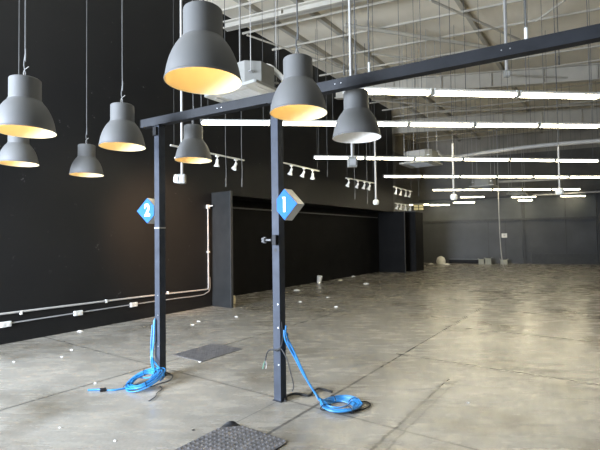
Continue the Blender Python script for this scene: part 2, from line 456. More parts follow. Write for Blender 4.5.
def rafter(a, b, z0, z1, t, label):
    a, b = Vector((a.x, a.y, 0)), Vector((b.x, b.y, 0))
    d = (b - a); L_ = d.length; rz = math.atan2(d.y, d.x)
    mb = MB()
    mb.span((0, -t / 2, z0), (L_, t / 2, z0 + .03)).span((0, -t / 2, z1 - .03), (L_, t / 2, z1)).span((0, -.012, z0), (L_, .012, z1))
    for k in range(1, int(L_ / 1.6)): mb.span((k * 1.6 - .006, -t / 2 + .01, z0 + .03), (k * 1.6 + .006, t / 2 - .01, z1 - .03))
    o = mb.build('roof_rafter', M['roofsteel_lt'])
    o.location = (a.x, a.y, 0); o.rotation_euler = (0, 0, rz)
    o['kind'] = 'structure'
    return o
ra = onv(225, 30, VL + .02); rb = atz(345, 3, ra.z)
rafter(ra, ra + (rb - ra) * 4.5, ra.z, CEIL - .22, .2, '')
for yy in (0,):
    a2 = atz(420, 93, 6.55); b2 = atz(600, 80, 6.55)
    rafter(a2 - (b2 - a2) * 1.3, a2 + (b2 - a2) * 1.8, 6.55, CEIL - .22, .2, '')
    a3 = a2 + Vector((2.6, 5.0, 0)); rafter(a3 - (b2 - a2) * .7, a3 + (b2 - a2) * 1.8, 6.45, CEIL - .22, .2, '')

# boards and column along the left wall
def board(v0, v1, u0, u1, z1, label, mt):
    t = thing('partition_board', label, 'partition', W(v0, u0))
    MB().span((0, 0, 0), (v1 - v0, u1 - u0, z1)).build('panel', mt, t)
    MB().span((v1 - v0 - .012, -.006, 0), (v1 - v0 + .006, u1 - u0 + .006, z1 + .004)).build('edge_strip', M['darkwall'], t)
    return t
board(VL + .003, -7.12, 7.2, 7.26, 2.72, 'charcoal partition board jutting from the black wall beside the white vertical conduit', M['boardgrey'])
board(VR + .003, -7.31, 18.23, 18.30, 2.72, 'black partition board closing the far end of the long wall recess', M['blackboard'])
ct = thing('square_column', 'square black column at the far end of the left wall under the amber lit box', 'column', W(VR + .01, 19.05))
MB().span((0, 0, 0), (1.44, .98, 2.72)).build('shaft', M['blackboard'], ct)
MB().span((-.0, -.015, 2.72), (1.455, .995, 2.78)).build('capping', M['darkwall'], ct)
# amber box above it
q = onu(418.5, 210.3, 19.4)
lb = thing('light_box', 'small amber lit box with dark dividers on top of the far black column', 'light box', (q.x, q.y, 2.79), 0)
MB().span((-.25, -.03, 0), (.25, .1, .29)).build('case', M['black'], lb)
for i in (-1, 1):
    for j in (0, 1):
        MB().span((i * .118 - .10, -.04, .025 + j * .13), (i * .118 + .10, -.03, .135 + j * .13)).build('pane', M['amber'], lb)

# ------------------------------------------------------------------ steel frame: two posts and a beam
PB = .09
def post(px, py, label, zt=2.965):
    d = ray(px, py); dv, du = d.x * CU - d.y * SU, d.x * SU + d.y * CU     # where that sight line crosses the beam's plan line
    k_ = 3.68 / (du - .112 * dv); q = W(dv * k_, du * k_)
    t = thing('steel_post', label, 'post', (q.x, q.y, 0))
    return t, q
z_b = 2.97
pa, qa = post(160.6, 374.0, 'rear charcoal steel post, farther from the viewer, with the blue sign on its left')
pb, qb = post(280.3, 402.8, 'front charcoal steel post, nearer the viewer, with the star knob clamp on it')
for t in (pa, pb):
    MB().span((-PB / 2, -PB / 2, .006), (PB / 2, PB / 2, z_b - .012)).build('shaft', M['post'], t, bevel=.004)
    MB().span((-.055, -.055, 0), (.055, .055, .006)).build('foot_plate', M['beam'], t)
    MB().span((-.06, -.06, z_b - .012), (.06, .06, z_b - .001)).build('top_plate', M['beam'], t)
    for z in (.36, .95, .72):
        MB().cyl((.024, -PB / 2, z), (.024, -PB / 2 - .006, z), .007, 10).build('screw', M['steel'], t)
# clamp and star knob on the front post
zc = onu(274, 240, VU(qb).y).z
MB().span((-.012, -PB / 2 - .045, zc - .05), (.038, -PB / 2 - .0, zc + .05)).span((-.05, -PB / 2 - .02, zc - .015), (-.01, -PB / 2 - .005, zc + .015)).build('clamp', M['black'], pb, bevel=.004)
kn = MB().cyl((-.03, -PB / 2 - .03, zc), (-.11, -PB / 2 - .03, zc), .011, 10)
for k in range(5):
    a = 2 * PI * k / 5
    kn.cyl((-.10, -PB / 2 - .03 + .02 * math.cos(a), zc + .02 * math.sin(a)), (-.135, -PB / 2 - .03 + .02 * math.cos(a), zc + .02 * math.sin(a)), .012, 8)
kn.build('star_knob', M['railgrey'], pb, smooth=True)
MB().cyl((0, -PB / 2 - .001, zc - .1), (0, -PB / 2 - .002, zc - .1), .018, 16).build('cable_hole', M['mat_under'], pb)
MB().span((-PB / 2 - .002, -PB / 2 - .002, 1.735), (PB / 2 + .002, PB / 2 + .002, 1.75)).build('strap', M['conduit'], pa)
MB().span((-.03, -PB / 2 - .03, z_b - .13), (.03, -PB / 2, z_b - .03)).build('bracket', M['black'], pa)
MB().span((-PB / 2 - .002, -PB / 2 - .002, .49), (PB / 2 + .002, PB / 2 + .002, .5)).build('strap', M['black'], pb)
bl = Vector((-4.60, 0, 0)); pav = VU(qa); pbv = VU(qb)
sl = .112
b_rz = RZ + math.atan(sl)
bt = thing('overhead_beam', 'long dark steel beam resting on the two posts and running out at upper right', 'beam', W(bl.x, pav.y + sl * (bl.x - pav.x), z_b), b_rz)
MB().span((0, -.045, 0), (6.6, .045, .10)).build('box_section', M['beam'], bt, bevel=.005)
MB().span((-.006, -.047, -.001), (0, .047, .102)).build('end_cap', M['black'], bt)
for x in (1.2, 2.6, 4.0):
    for dx in (0, .06): MB().cyl((x + dx, -.045, .05), (x + dx, -.049, .05), .005, 8).build('bolt', M['steel'], bt)
def beam_rod(px, py, lab):
    d = ray(px, py)
    # point on the beam line seen at px
    best = min(range(0, 660), key=lambda k: abs((lambda w: (w.dot(rtv) / w.dot(fw)) * F + 300 - px)(W(bl.x, pav.y + sl * (bl.x - pav.x), z_b + .1) + Matrix.Rotation(b_rz, 3, 'Z') @ Vector((k / 100, 0, 0)) - Vector((0, 0, EYE)))))
    x = best / 100
    MB().cyl((x, 0, .13), (x, 0, CEIL - z_b), .006, 8).build('hanger_rod', M['greycord'], bt)
    MB().cyl((x, 0, .1), (x, 0, .2), .013, 10).build('ferrule', M['white'], bt)
beam_rod(369, 66, ''); beam_rod(526, 33, ''); 

# numbered signs
def sign(px, py, tq, clip, num, label):
    R = .153; rz = RZ + (math.radians(17) if clip > 0 else 0)
    k = .62 * R
    w = VU(tq); c = W(w.x - clip * (PB / 2 + k + .001), w.y - .07, onu(px, py, w.y - .07).z)
    t = thing('number_sign', label, 'sign', c, rz)
    # local x across, -y towards the viewer side; diamond with one clipped corner towards the post
    if clip < 0: poly = [(0, R), (R, 0), (0, -R), (-k, -(R - k)), (-k, R - k)]
    else: poly = [(0, R), (k, R - k), (k, -(R - k)), (0, -R), (-R, 0)]
    MB().prism(poly, .0, .118, 1).build('box', M['signside'], t)
    fp = [(x * .985, z * .985) for x, z in poly]
    MB().prism(fp, -.006, .0, 1).build('face', M['blue'], t)
    if num == 1:
        nb = MB().span((-.013, -.009, -.073), (.013, -.0062, .073)).span((-.022, -.009, .058), (.0, -.0062, .073))
        nb.build('numeral', M['numeral'], t)
    else:
        cu = D.curves.new('numeral', 'FONT'); cu.body = '2'; cu.size = .2; cu.extrude = .0014; cu.offset = .007; cu.align_x = 'CENTER'; cu.align_y = 'CENTER'
        to = D.objects.new('numeral_text', cu); COL.objects.link(to)
        dg = bpy.context.evaluated_depsgraph_get()
        me = D.meshes.new_from_object(to.evaluated_get(dg)); D.objects.remove(to)
        me.name = 'numeral'; me.materials.clear(); me.materials.append(M['numeral'])
        for vv in me.vertices: vv.co = Vector((vv.co.x * .78, -.0078 - vv.co.z, vv.co.y))
        me.update()
        o = D.objects.new('numeral', me); COL.objects.link(o); o.parent = t
    return t
sign(287, 204.3, qb, -1, 1, 'blue diamond box sign with white numeral 1 on the front post')
sign(146.8, 210.8, qa, 1, 2, 'blue diamond box sign with white numeral 2 on the rear post')

# ------------------------------------------------------------------ pendant lamps
def lamp_meshes():
    R = .235
    out = [(.0, .452), (.020, .452), (.111, .452), (.119, .446), (.121, .438), (.121, .275), (.124, .268), (.131, .262), (.134, .255),
           (.152, .235), (.172, .205), (.190, .170), (.206, .130), (.219, .085), (.227, .045), (.2305, .016), (.2345, .012), (.2365, .004), (.2345, 0)]
    inn = [(.2345, 0), (.2300, .003), (.2245, .045), (.2165, .084), (.2035, .128), (.1875, .167), (.1695, .2015), (.149, .231), (.128, .252), (.117, .27), (.112, .43), (.0, .44)]
    return out, inn
LO, LI = lamp_meshes()
def make_lamp(c, label, lit=True):
    t = thing('pendant_lamp', label, 'lamp', c, 0, 'grey pendant lamps')
    MB().lathe(LO, 56).build('shade', M['shade'], t, smooth=True)
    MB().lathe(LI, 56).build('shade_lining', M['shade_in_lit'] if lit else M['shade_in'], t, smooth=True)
    MB().lathe([(.1215, .272), (.1265, .272), (.1265, .264), (.1215, .264)], 56, close=True).build('collar_ring', M['shade'], t, smooth=True)
    MB().lathe([(0, .44), (.02, .44), (.022, .35), (.016, .34), (0, .34)], 16).build('socket', M['black'], t, smooth=True)
    MB().lathe([(0, .215), (.02, .22), (.032, .24), (.035, .258), (.028, .285), (.016, .31), (.013, .34), (0, .342)], 20).build('bulb', M['bulb'] if lit else M['bulb_off'], t, smooth=True)
    h = CEIL - c.z
    MB().tube(smooth_path([(0, 0, .452), (.004, 0, .5), (-.012, .004, .58), (.006, -.003, .72), (0, 0, .95), (0, 0, h)], 6), .0065, 6).build('cord', M['cord'] if False else M['greycord'], t, smooth=True)
    g = MB().tube(smooth_path([(.03, 0, .56), (-.008, .0, .53), (-.014, 0, .49), (0, 0, .47), (.006, 0, .455)], 5), .0035, 6)
    g.build('cord_grip', M['conduit'], t, smooth=True)
    MB().lathe([(0, .47), (.014, .47), (.016, .452), (0, .452)], 12).build('grommet', M['black'], t, smooth=True)
    return t
ZL = 2.535
lamps = [
    (203.5, 82, 79, 'largest grey pendant lamp at top centre left, warm glow inside, top cut by the frame', 2.55),
    (25, 132, 60, 'grey pendant lamp cut by the left frame edge, uppermost of the two stacked there', 2.47),
    (298.5, 113.5, 59.5, 'dark grey glowing pendant lamp hanging in front of the beam above the number 1 sign', 2.575),
    (122.5, 147, 47.5, 'grey glowing pendant lamp just left of the beam end', 2.53),
    (86.7, 175, 34.5, 'smallest grey pendant lamp, on its own against the black left wall', 2.5),
    (193.5, 160.5, 38.5, 'grey glowing pendant lamp under the beam between the two posts', 2.57),
    (356.7, 138, 49.5, 'dark grey unlit pendant lamp with pale inside, right of the front post', 2.55),
    (18.5, 164, 39, 'grey pendant lamp at the left frame edge, lower of the two stacked there', 2.54)]
PUSH = (1.03, 1.075, 1.03, 1.08, 1.10, 1.06, 1.02, 1.09)
for i, (x, y, w, lab, z) in enumerate(lamps):
    c = aty(x, y, F * .47 / w * PUSH[i])
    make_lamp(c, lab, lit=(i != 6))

# ------------------------------------------------------------------ fluorescent battens
def make_batten():
    t = thing('hanging_fluorescent_light', 'x', 'light', (0, 0, 0), 0, 'hanging fluorescent battens')
    MB().prism([(-.028, .055), (.028, .055), (.06, .022), (.06, .014), (-.06, .014), (-.06, .022)], -.625, .625, 0).build('housing', M['white'], t)
    for s in (-1, 1):
        MB().cyl((-.6, s * .033, -.008), (.6, s * .033, -.008), .019, 12).build('tube', M['tube'], t, smooth=True)
        MB().span((s * .625 - s * .0, -.062, -.032), (s * .604, .062, .05)).build('end_holder', M['holder'], t)
        MB().cyl((s * .5, 0, .055), (s * .5, 0, CEIL - 3.65), .0045, 6).build('suspension_wire', M['greycord'], t)
    return t
bat0 = make_batten(); bat_used = [False]
def put_batten(c, rz, label, sc):
    if not bat_used[0]:
        bat_used[0] = True; bat0.location = c; bat0.rotation_euler = (0, 0, rz); bat0['label'] = label; bat0.scale = (sc, 1, 1); return bat0
    return dup(bat0, c, rz, label, (sc, 1, 1))
ORD = ['first', 'second', 'third', 'fourth', 'fifth', 'sixth']
rows = [(342, 90.8, 599, 96.8, 3, 'nearest row below the beam'),
        (200, 122.7, 600, 126.2, 6, 'second row back'),
        (313, 157.6, 598, 161, 6, 'third row back'),
        (383, 176.5, 603, 177, 6, 'fourth row back'),
        (432, 190, 580, 189.2, 5, 'fifth row back')]
for x0, y0, x1, y1, n, nm in rows:
    a, b = atz(x0, y0, 3.65), atz(x1, y1, 3.65); d = b - a; rz = math.atan2(d.y, d.x)
    for k in range(n):
        c = a + d * ((k + .5) / n)
        put_batten(c, rz, f'lit fluorescent batten, {ORD[k]} from left in the {nm}', d.length / n / 1.29)
for x0, x1, y, Y, lab in [(460, 484, 197, 22.7, 'lit fluorescent batten low on the far back wall, left of the three in its row'),
                     (511, 535.5, 197, 22.6, 'lit fluorescent batten low on the far back wall, middle of the three in its row'),
                     (560, 585, 196, 22.3, 'lit fluorescent batten low on the far back wall, right of the three in its row'),
                     (453, 474.5, 202.5, 23.6, 'far fluorescent batten hanging alone left of the thin hanging cable'),
                     (517.5, 532, 200.3, 23.0, 'shortest looking fluorescent batten, tucked just beneath another far batten'),
                     (409, 428.7, 204.7, 24.3, 'lit far fluorescent batten over the black column, left one of its pair'),
                     (429.8, 449.5, 205, 24.3, 'lit far fluorescent batten right of the black column, right one of its pair')]:
    a, b = aty(x0, y, Y), aty(x1, y, Y)
    put_batten((a + b) / 2, 0, lab, (b - a).length / 1.25)

# ------------------------------------------------------------------ spot tracks
def make_track(n=4, L_=2.0):
    t = thing('spot_track', 'x', 'track light', (0, 0, 0), RZ, 'white spot tracks along the black wall')
    MB().span((-.018, -L_ / 2, 0), (.018, L_ / 2, .03)).build('rail', M['white'], t)
    for s in (-1, 1): MB().cyl((0, s * L_ * .46, .03), (0, s * L_ * .46, CEIL - 3.4), .004, 6).build('suspension_wire', M['greycord'], t)
    for k in range(n):
        y = -L_ / 2 + L_ * (k + .5) / n + random.uniform(-.08, .08)
        hd = MB().span((-.022, y - .04, -.03), (.022, y + .04, 0)).cyl((0, y, -.02), (0, y, -.09), .012, 10)
        q = Matrix.Rotation(math.radians(random.uniform(-25, 25)), 3, 'X') @ Matrix.Rotation(math.radians(random.uniform(8, 28)), 3, 'Y')
        hd.lathe([(0, .03), (.026, .025), (.032, .0), (.034, -.06), (.06, -.12), (.064, -.135), (.056, -.135), (.03, -.08), (0, -.07)], 18, (0, y, -.105), q)
        hd.build('spot_head', M['spotwhite'], t, smooth=True)
    return t
for i, (x0, y0, x1, y1, n, lab) in enumerate([
        (170.5, 146, 244, 161, 4, 'white spot track nearest the viewer, partly behind a pendant lamp'),
        (274, 161.3, 319, 171.5, 4, 'white spot track just right of the front post above the number 1 sign'),
        (346, 178.5, 374, 183.5, 4, 'white spot track below the unlit pendant lamp, third along the black wall'),
        (393, 187, 412.5, 192, 4, 'farthest clear white spot track, above the end of the black wall')]):
    a, b = atz(x0, y0, 3.4), atz(x1, y1, 3.4)
    L_ = min((b - a).length, 2.1)
    t = make_track(n, L_); t.location = (a + b) / 2; t['label'] = lab
    d = b - a; t.rotation_euler = (0, 0, math.atan2(d.y, d.x) - PI / 2)
a, b = aty(394, 203.5, 18.6), aty(413, 206, 20.4)
t = make_track(4, 2.0); t.location = (a + b) / 2; t['label'] = 'lowest dim spot track hanging under another track near the black column'
t.scale = (1, 1, 1)

# ------------------------------------------------------------------ ceiling cassettes
def make_cassette(label, c, dx, dy, rz=RZ, hose=None, hh=.30):
    t = thing('hanging_air_conditioner', label, 'air conditioner', c, rz, 'ceiling air conditioners')
    MB().prism([(-dx / 2, -dy / 2 + .03), (-dx / 2 + .03, -dy / 2), (dx / 2 - .03, -dy / 2), (dx / 2, -dy / 2 + .03), (dx / 2, dy / 2 - .03), (dx / 2 - .03, dy / 2), (-dx / 2 + .03, dy / 2), (-dx / 2, dy / 2 - .03)], 0, .05, 2).build('fascia_panel', M['ac'], t, bevel=.01)
    bx, by, k = dx * .86, dy * .86, .16 * dx
    MB().prism([(-bx / 2, -by / 2 + k), (-bx / 2 + k, -by / 2), (bx / 2 - k, -by / 2), (bx / 2, -by / 2 + k), (bx / 2, by / 2 - k), (bx / 2 - k, by / 2), (-bx / 2 + k, by / 2), (-bx / 2, by / 2 - k)], .05, .05 + hh, 2).build('casing', M['whitedim'], t)
    g = MB()
    for i in range(9): g.span((-dx * .27, -dy * .27 + dy * .54 * i / 8 - .006, -.008), (dx * .27, -dy * .27 + dy * .54 * i / 8 + .006, 0))
    g.build('intake_grille', M['ac_grille'], t)
    for s in (-1, 1):
        MB().span((s * dx * .39 - .03, -dy * .3, -.006), (s * dx * .39 + .03, dy * .3, 0)).build('louvre', M['ac_grille'], t)
        MB().span((-dx * .3, s * dy * .39 - .03, -.006), (dx * .3, s * dy * .39 + .03, 0)).build('louvre', M['ac_grille'], t)
        for s2 in (-1, 1):
            MB().cyl((s * bx * .42, s2 * by * .46, .05 + hh * .5), (s * bx * .42, s2 * by * .46, CEIL - c.z), .007, 6).build('threaded_rod', M['conduit'], t)
            MB().span((s * bx * .42 - .03, s2 * by * .46 - .03, .05 + hh * .45), (s * bx * .42 + .03, s2 * by * .46 + .03, .05 + hh * .5)).build('bracket', M['steel'], t)
    return t
zp = 3.95
N = atz(256, 82, zp); Lc = atz(203, 97, zp); Fc = atz(222, 104, zp)
dxv = abs(VU(N).x - VU(Lc).x); dyu = abs(VU(Fc).y - VU(Lc).y)
print('cassette', dxv, dyu, VU(N), VU(Lc), VU(Fc))
cc = W((VU(N).x + VU(Lc).x) / 2, VU(Lc).y + max(dyu, .8) / 2, zp)
dxv = min(dxv, 1.3)
ac1 = make_cassette('large off-white air conditioner hanging behind the biggest lamp and over the beam', cc, dxv, max(dyu, .8), hh=.36)
h0 = VU(aty(257, 67.5, cc.y + .1) - cc); h1 = VU(aty(268, 66.5, cc.y + .0) - cc); h2 = VU(aty(276, 72, cc.y) - cc); h3 = VU(aty(290, 86, cc.y) - cc)
MB().tube(smooth_path([h0 + Vector((0, .1, 0)), h0, h1, h2, h3], 6), .045, 12).build('insulated_hose', M['hose'], ac1, smooth=True)
c2 = aty(421, 164.8, 12.2); make_cassette('off-white air conditioner hanging behind the third row of tubes above the black wall end', c2, .95, .95, hh=.3)
c3 = aty(484, 187.3, 17.4); make_cassette('off-white air conditioner among the far tubes near the middle of the back wall', c3, .95, .95, hh=.3)
c4 = aty(517, 194.5, 21.6); make_cassette('farthest small air conditioner in front of the back wall, right of the hanging cable', c4, .85, .85, hh=.3)
# pale pipes under the roof
def pipe(name, label, pts, r, mt, cat='pipe', loc=None):
    pts = [Vector(q) for q in pts]; o0 = pts[0].copy()
    o = MB().tube(smooth_path([q - o0 for q in pts], 6), r, 10).build(name, mt, smooth=True)
    o.location = o0
    return tag(o, label, cat)
pipe('hanging_pipe', 'long pale pipe curving from the second air conditioner out to the right frame edge',
     [aty(437, 151, 12.9), aty(442, 156, 12.9), aty(455, 157, 12.8), aty(490, 151.8, 12.4), aty(530, 146.8, 11.9), aty(575, 142.6, 11.4), aty(640, 138, 10.7)], .055, M['conduit'], 'pipe')
pipe('hanging_pipe', 'short pale pipe behind the fourth row of tubes right of the far air conditioner', [aty(498, 181.8, 17.5), aty(520, 180.9, 17.2), aty(545, 179.6, 16.8), aty(610, 176, 16.2)], .05, M['conduit'])
pipe('hanging_pipe', 'thin pale pipe low against the back wall at far right', [aty(533, 195.2, 20.5), aty(565, 193.6, 20.0), aty(610, 191, 19.4)], .045, M['conduit'])

# ------------------------------------------------------------------ hanging power drops
def drop(px, py, Y, label, r=.02, box=(.115, .07, .13), round_=False, low=None):
    c = aty(px, py, Y)
    t = thing('hanging_power_outlet', label, 'outlet', c, 0)
    zt = low or CEIL - c.z
    MB().cyl((0, 0, box[2] / 2), (0, 0, zt), r, 10).build('conduit', M['conduit'], t, smooth=True)
    if low: MB().cyl((0, 0, low), (0, 0, CEIL - c.z), .006, 6).build('suspension_wire', M['greycord'], t)
    if round_:
        MB().lathe([(0, -.06), (.05, -.055), (.07, -.02), (.07, .03), (.04, .06), (0, .065)], 18).build('end_box', M['white'], t, smooth=True)
    else:
        MB().span((-box[0] / 2, -box[1] / 2, -box[2] / 2), (box[0] / 2, box[1] / 2, box[2] / 2)).build('outlet_box', M['whitedim'], t, bevel=.008)
        MB().span((-box[0] * .32, -box[1] / 2 - .006, -box[2] * .3), (box[0] * .32, -box[1] / 2, box[2] * .3)).build('socket_plate', M['ac_grille'], t)
    return t
drop(352.3, 162.3, 4.7, 'grey square outlet box on a white drop pole directly under the unlit lamp', .015, (.105, .07, .11))
tt = drop(182, 179, 5.9, 'white double outlet on a drop pole behind the lamp between the posts', .017, (.10, .08, .13))
MB().cyl((-.045, 0, 0), (-.1, 0, .01), .06, 14).build('plug', M['white'], tt, smooth=True)
drop(376, 202.3, 9.6, 'thin drop pole with round white end against the black wall, right of the unlit lamp', .022, round_=True, low=1.5)
drop(453.8, 197, 8.4, 'white drop pole with round end crossing the tubes at centre right', .020, round_=True, low=1.05)
drop(559.7, 191.5, 7.6, 'white drop pole with round end crossing the tubes at far right', .014, round_=True, low=.8)
drop(506.8, 74, 8.2, 'pale drop pole ending at a cable loop just below the beam at upper right', .032)
# loose hanging wires
for x, y, Y, lab in [(226, 184, 9.3, 'thin loose wire hanging before the black wall between the posts, left one of two'),
                     (242, 184, 9.3, 'thin loose wire hanging before the black wall, right one of two left of front post'),
                     (355, 197, 12.5, 'thin loose wire ending below the third spot track, left one of two'),
                     (367.5, 201.5, 12.5, 'thin loose wire ending below the third spot track, right one of two'),
                     (327.5, 174.5, 12.2, 'thin loose wire hanging before the black wall left of the unlit lamp'),
                     (418.7, 194.5, 16, 'thin loose wire hanging right of the farthest clear spot track'),
                     (201, 118, 6.8, 'pale thin wire dropping just right of the large lamp top'),
                     (344, 72, 7.0, 'thin dark wire behind the beam, left of the drop pole'),
                     (559, 62, 8.5, 'dark hanging wire with clip behind the beam at upper right')]:
    c = aty(x, y, Y)
    o = MB().tube(smooth_path([(0, 0, 0), (.006, 0, .3), (-.004, 0, .8), (0, 0, 1.6), (0, 0, CEIL - c.z)], 5), .008, 6)
    o.cyl((0, 0, -.06), (0, 0, .12), .015, 8)
    o = o.build('hanging_wire', M['greycord'], smooth=True); o.location = c; tag(o, lab, 'wire')
# long cable to the floor near the back
gc = [aty(498, 180, 19.6), aty(499, 215, 19.5), aty(500.5, 245, 19.4), aty(502.5, 262, 19.2)]
e0 = atz(505.5, 270.3); e1 = atz(510, 271.6); e2 = atz(516, 271)
gc += [e0 + Vector((0, 0, .02)), e1 + Vector((0, 0, .02)), e2 + Vector((0, 0, .02))]
top = gc[0].copy(); top.z = CEIL
pipe('hanging_cable', 'grey cable hanging from the roof down to the floor before the back wall', [top] + gc, .022, M['conduit'], 'cable')

# ------------------------------------------------------------------ wall conduits and sockets
def wl_pt(px, py): q = VU(onv(px, py, VL + .03)); return q
c_a = thing('wall_conduit', 'pale conduit running along the left wall and turning up beside the charcoal board', 'conduit', W(VL + .025, 0, 0))
u7 = 7.06
MB().tube(smooth_path([(0, -1, .5), (0, 2.75, .48), (0, 5.44, .45), (0, 6.9, .42), (0, u7 - .02, .43), (0, u7, .5), (0, u7, .7), (0, u7, 1.5), (0, u7, 2.38)], 6), .018, 10).build('tube', M['conduit'], c_a, smooth=True)
MB().cyl((0, u7, 2.38), (.1, u7 + .06, 2.40), .016, 10).build('elbow', M['white'], c_a, smooth=True)
MB().span((-.022, u7 - .04, 2.33), (.03, u7 + .04, 2.42)).build('junction_box', M['white'], c_a, bevel=.005)
for u in (3.05, 4.5, 5.9): MB().span((-.02, u - .015, .43), (.022, u + .015, .49)).build('saddle', M['white'], c_a)
MB().span((-.02, u7 - .03, 1.28), (.024, u7 + .03, 1.32)).build('saddle', M['white'], c_a)
c_b = thing('wall_conduit', 'thin grey conduit under the other one, linking the three white sockets', 'conduit', W(VL + .016, 0, 0))
MB().tube(smooth_path([(0, -1, .30), (0, 2.82, .315), (0, 5.44, .32), (0, 6.75, .30), (0, 6.98, .33), (.0, 7.11, .42), (0, 7.11, .7)], 6), .012, 8).build('tube', M['conduit_grey'], c_b, smooth=True)
for px, py, lab in [(5, 324.3, 'white wall socket nearest the left frame edge on the thin conduit'), (77.5, 313, 'white wall socket on the thin conduit, middle of the three'), (133, 304.6, 'white wall socket on the thin conduit, nearest the rear post')]:
    q = VU(onv(px, py, VL))
    t = thing('wall_socket', lab, 'socket', W(VL + .03, q.y, q.z - .04))
    MB().span((-.029, -.075, 0), (.02, .075, .085)).build('case', M['white'], t, bevel=.006)
    for s in (-1, 1): MB().span((.02, s * .035 - .02, .02), (.024, s * .035 + .02, .065)).build('outlet', M['signside'], t)

# ------------------------------------------------------------------ coiled cables
def coil(name, label, c, R0, R1, turns, tilt, leads, r=.0066, seed=1):
    rnd = random.Random(seed)
    t = thing(name, label, 'cable', c, 0)
    pts = []
    n = 40
    tot = turns * n
    ph = [rnd.uniform(0, 6.28) for _ in range(turns + 1)]
    rr = [R0 + (R1 - R0) * ((k * 3) % turns) / max(1, turns - 1) for k in range(turns + 1)]
    zz = [.01 + .0085 * (k % 4) + .004 * (k // 4) for k in range(turns + 1)]
    ox = [(rnd.uniform(-.024, .024), rnd.uniform(-.024, .024)) for _ in range(turns + 1)]
    for i in range(tot + 1):
        k = min(i // n, turns - 1); f = (i % n) / n if i < tot else 1.0
        f2 = f * f * (3 - 2 * f)
        R = rr[k] * (1 - f2) + rr[k + 1] * f2; a = 2 * PI * i / n
        z = zz[k] * (1 - f2) + zz[k + 1] * f2
        x0 = ox[k][0] * (1 - f2) + ox[k + 1][0] * f2; y0 = ox[k][1] * (1 - f2) + ox[k + 1][1] * f2
        R += .009 * math.sin(2 * a + ph[k]) + .005 * math.sin(3 * a + 2 * ph[k])
        pts.append(Vector((R * math.cos(a) + x0, R * math.sin(a) + y0, z)))
    T = Matrix.Rotation(tilt[0], 3, 'X') @ Matrix.Rotation(tilt[1], 3, 'Y')
    pts = [T @ q for q in pts]
    mz = min(q.z for q in pts)
    for q in pts: q.z += r - mz + .002
    MB().tube(pts, r, 7).build('coil', M['bluecable'], t, smooth=True)
    Rm = (R0 + R1) / 2
    for a in (.5, 1.9, 3.6, 5.2):
        cpos = T @ Vector((Rm * math.cos(a), Rm * math.sin(a), .03)); cpos.z += r - mz
        ring = []
        hw = (R1 - R0) / 2 + .014
        for j in range(20):
            b = 2 * PI * j / 20
            off = T @ Vector((math.cos(a) * hw * math.cos(b), math.sin(a) * hw * math.cos(b), .028 * math.sin(b)))
            q = cpos + off; q.z = max(q.z, .006); ring.append(q)
        MB().tube(ring, .004, 6, closed=True).build('cable_tie', M['black'], t, smooth=True)
    for nm, ps, rad, mt in leads:
        MB().tube(smooth_path([Vector(q) - Vector(c) for q in ps], 8), rad, 7).build(nm, M[mt], t, smooth=True)
    return t
cA = atz(340, 407)
pb_r = W(VU(qb).x + .055, VU(qb).y, 0)                # right side face of the front post
def pz(z, d=.0, e=.0): return W(VU(qb).x + .078 + d, VU(qb).y + e, z)
def al(f, z): 
    q = pb_r.lerp(cA, f); return Vector((q.x, q.y, z))
leadsA = [('lead', [pz(.74, -.003, .01), pz(.64, .004, .01), al(.18, .50), al(.32, .34), al(.46, .19), al(.6, .08), al(.72, .04), cA + Vector((-.05, -.16, .03)), cA + Vector((.1, -.16, .03))], .0085, 'bluecable'),
          ('lead', [pz(.70, -.003, -.02), pz(.6, .012, -.02), al(.2, .43), al(.36, .27), al(.52, .14), al(.64, .06), cA + Vector((-.16, -.06, .04)), cA + Vector((-.16, .08, .04))], .0085, 'bluecable'),
          ('lead', [pz(.66, -.002, .03), pz(.55, .012, .03), al(.26, .40), al(.4, .25), al(.55, .12), cA + Vector((-.18, .05, .04)), cA + Vector((-.08, .15, .03))], .008, 'bluecable'),
          ('cable_tail', [cA + Vector((.17, .05, .02)), cA + Vector((.26, .09, .012)), cA + Vector((.29, .02, .012)), cA + Vector((.24, -.06, .012)), cA + Vector((.12, -.13, .012))], .006, 'black')]
coil('coiled_cable', 'coil of blue cable lying on the floor beside the front post', cA, .115, .195, 11, (0, 0), leadsA, seed=3)
cB = qa + Vector((-.06, -.35, 0)); cB.z = 0
def pz2(z, d=0, e=0): return W(VU(qa).x - .03 + d, VU(qa).y - .066 + e, z)
leadsB = [('lead', [pz2(.66, 0), pz2(.45, .0, -.01), pz2(.25, -.01, -.02), cB + Vector((.1, .05, .12)), cB + Vector((.18, -.02, .1))], .0085, 'bluecable'),
          ('lead', [pz2(.6, -.03, -.0), pz2(.4, -.035, -.015), pz2(.2, -.03, -.02), cB + Vector((.05, .1, .08)), cB + Vector((-.1, .14, .05))], .0085, 'bluecable'),
          ('lead', [pz2(.68, .014, -.0), pz2(.42, .014, -.012), pz2(.22, .02, -.03), cB + Vector((.2, .03, .12)), cB + Vector((.19, -.06, .08))], .0085, 'bluecable')]
coil('coiled_cable', 'coil of blue cable leaning against the foot of the rear post', cB, .13, .205, 13, (math.radians(12), math.radians(-15)), leadsB, seed=5)
fl = lambda x, y, z=.01: atz(x, y) + Vector((0, 0, z))
pipe('floor_cable', 'faint blue cable lying on the floor left of the rear coil', [fl(88, 391), fl(100, 390.5), fl(113, 391), fl(128, 388.5), fl(138, 385)], .009, M['bluecable'], 'cable')
pg = thing('cable_plug', 'small dark plug on the floor at the end of the faint blue cable', 'plug', atz(103, 391.5), .4)
MB().span((-.03, -.018, .0), (.03, .018, .036)).build('body', M['black'], pg, bevel=.006)
for s in (-1, 1): MB().cyl((.03, s * .008, .018), (.05, s * .008, .018), .003, 8).build('prong', M['steel'], pg)
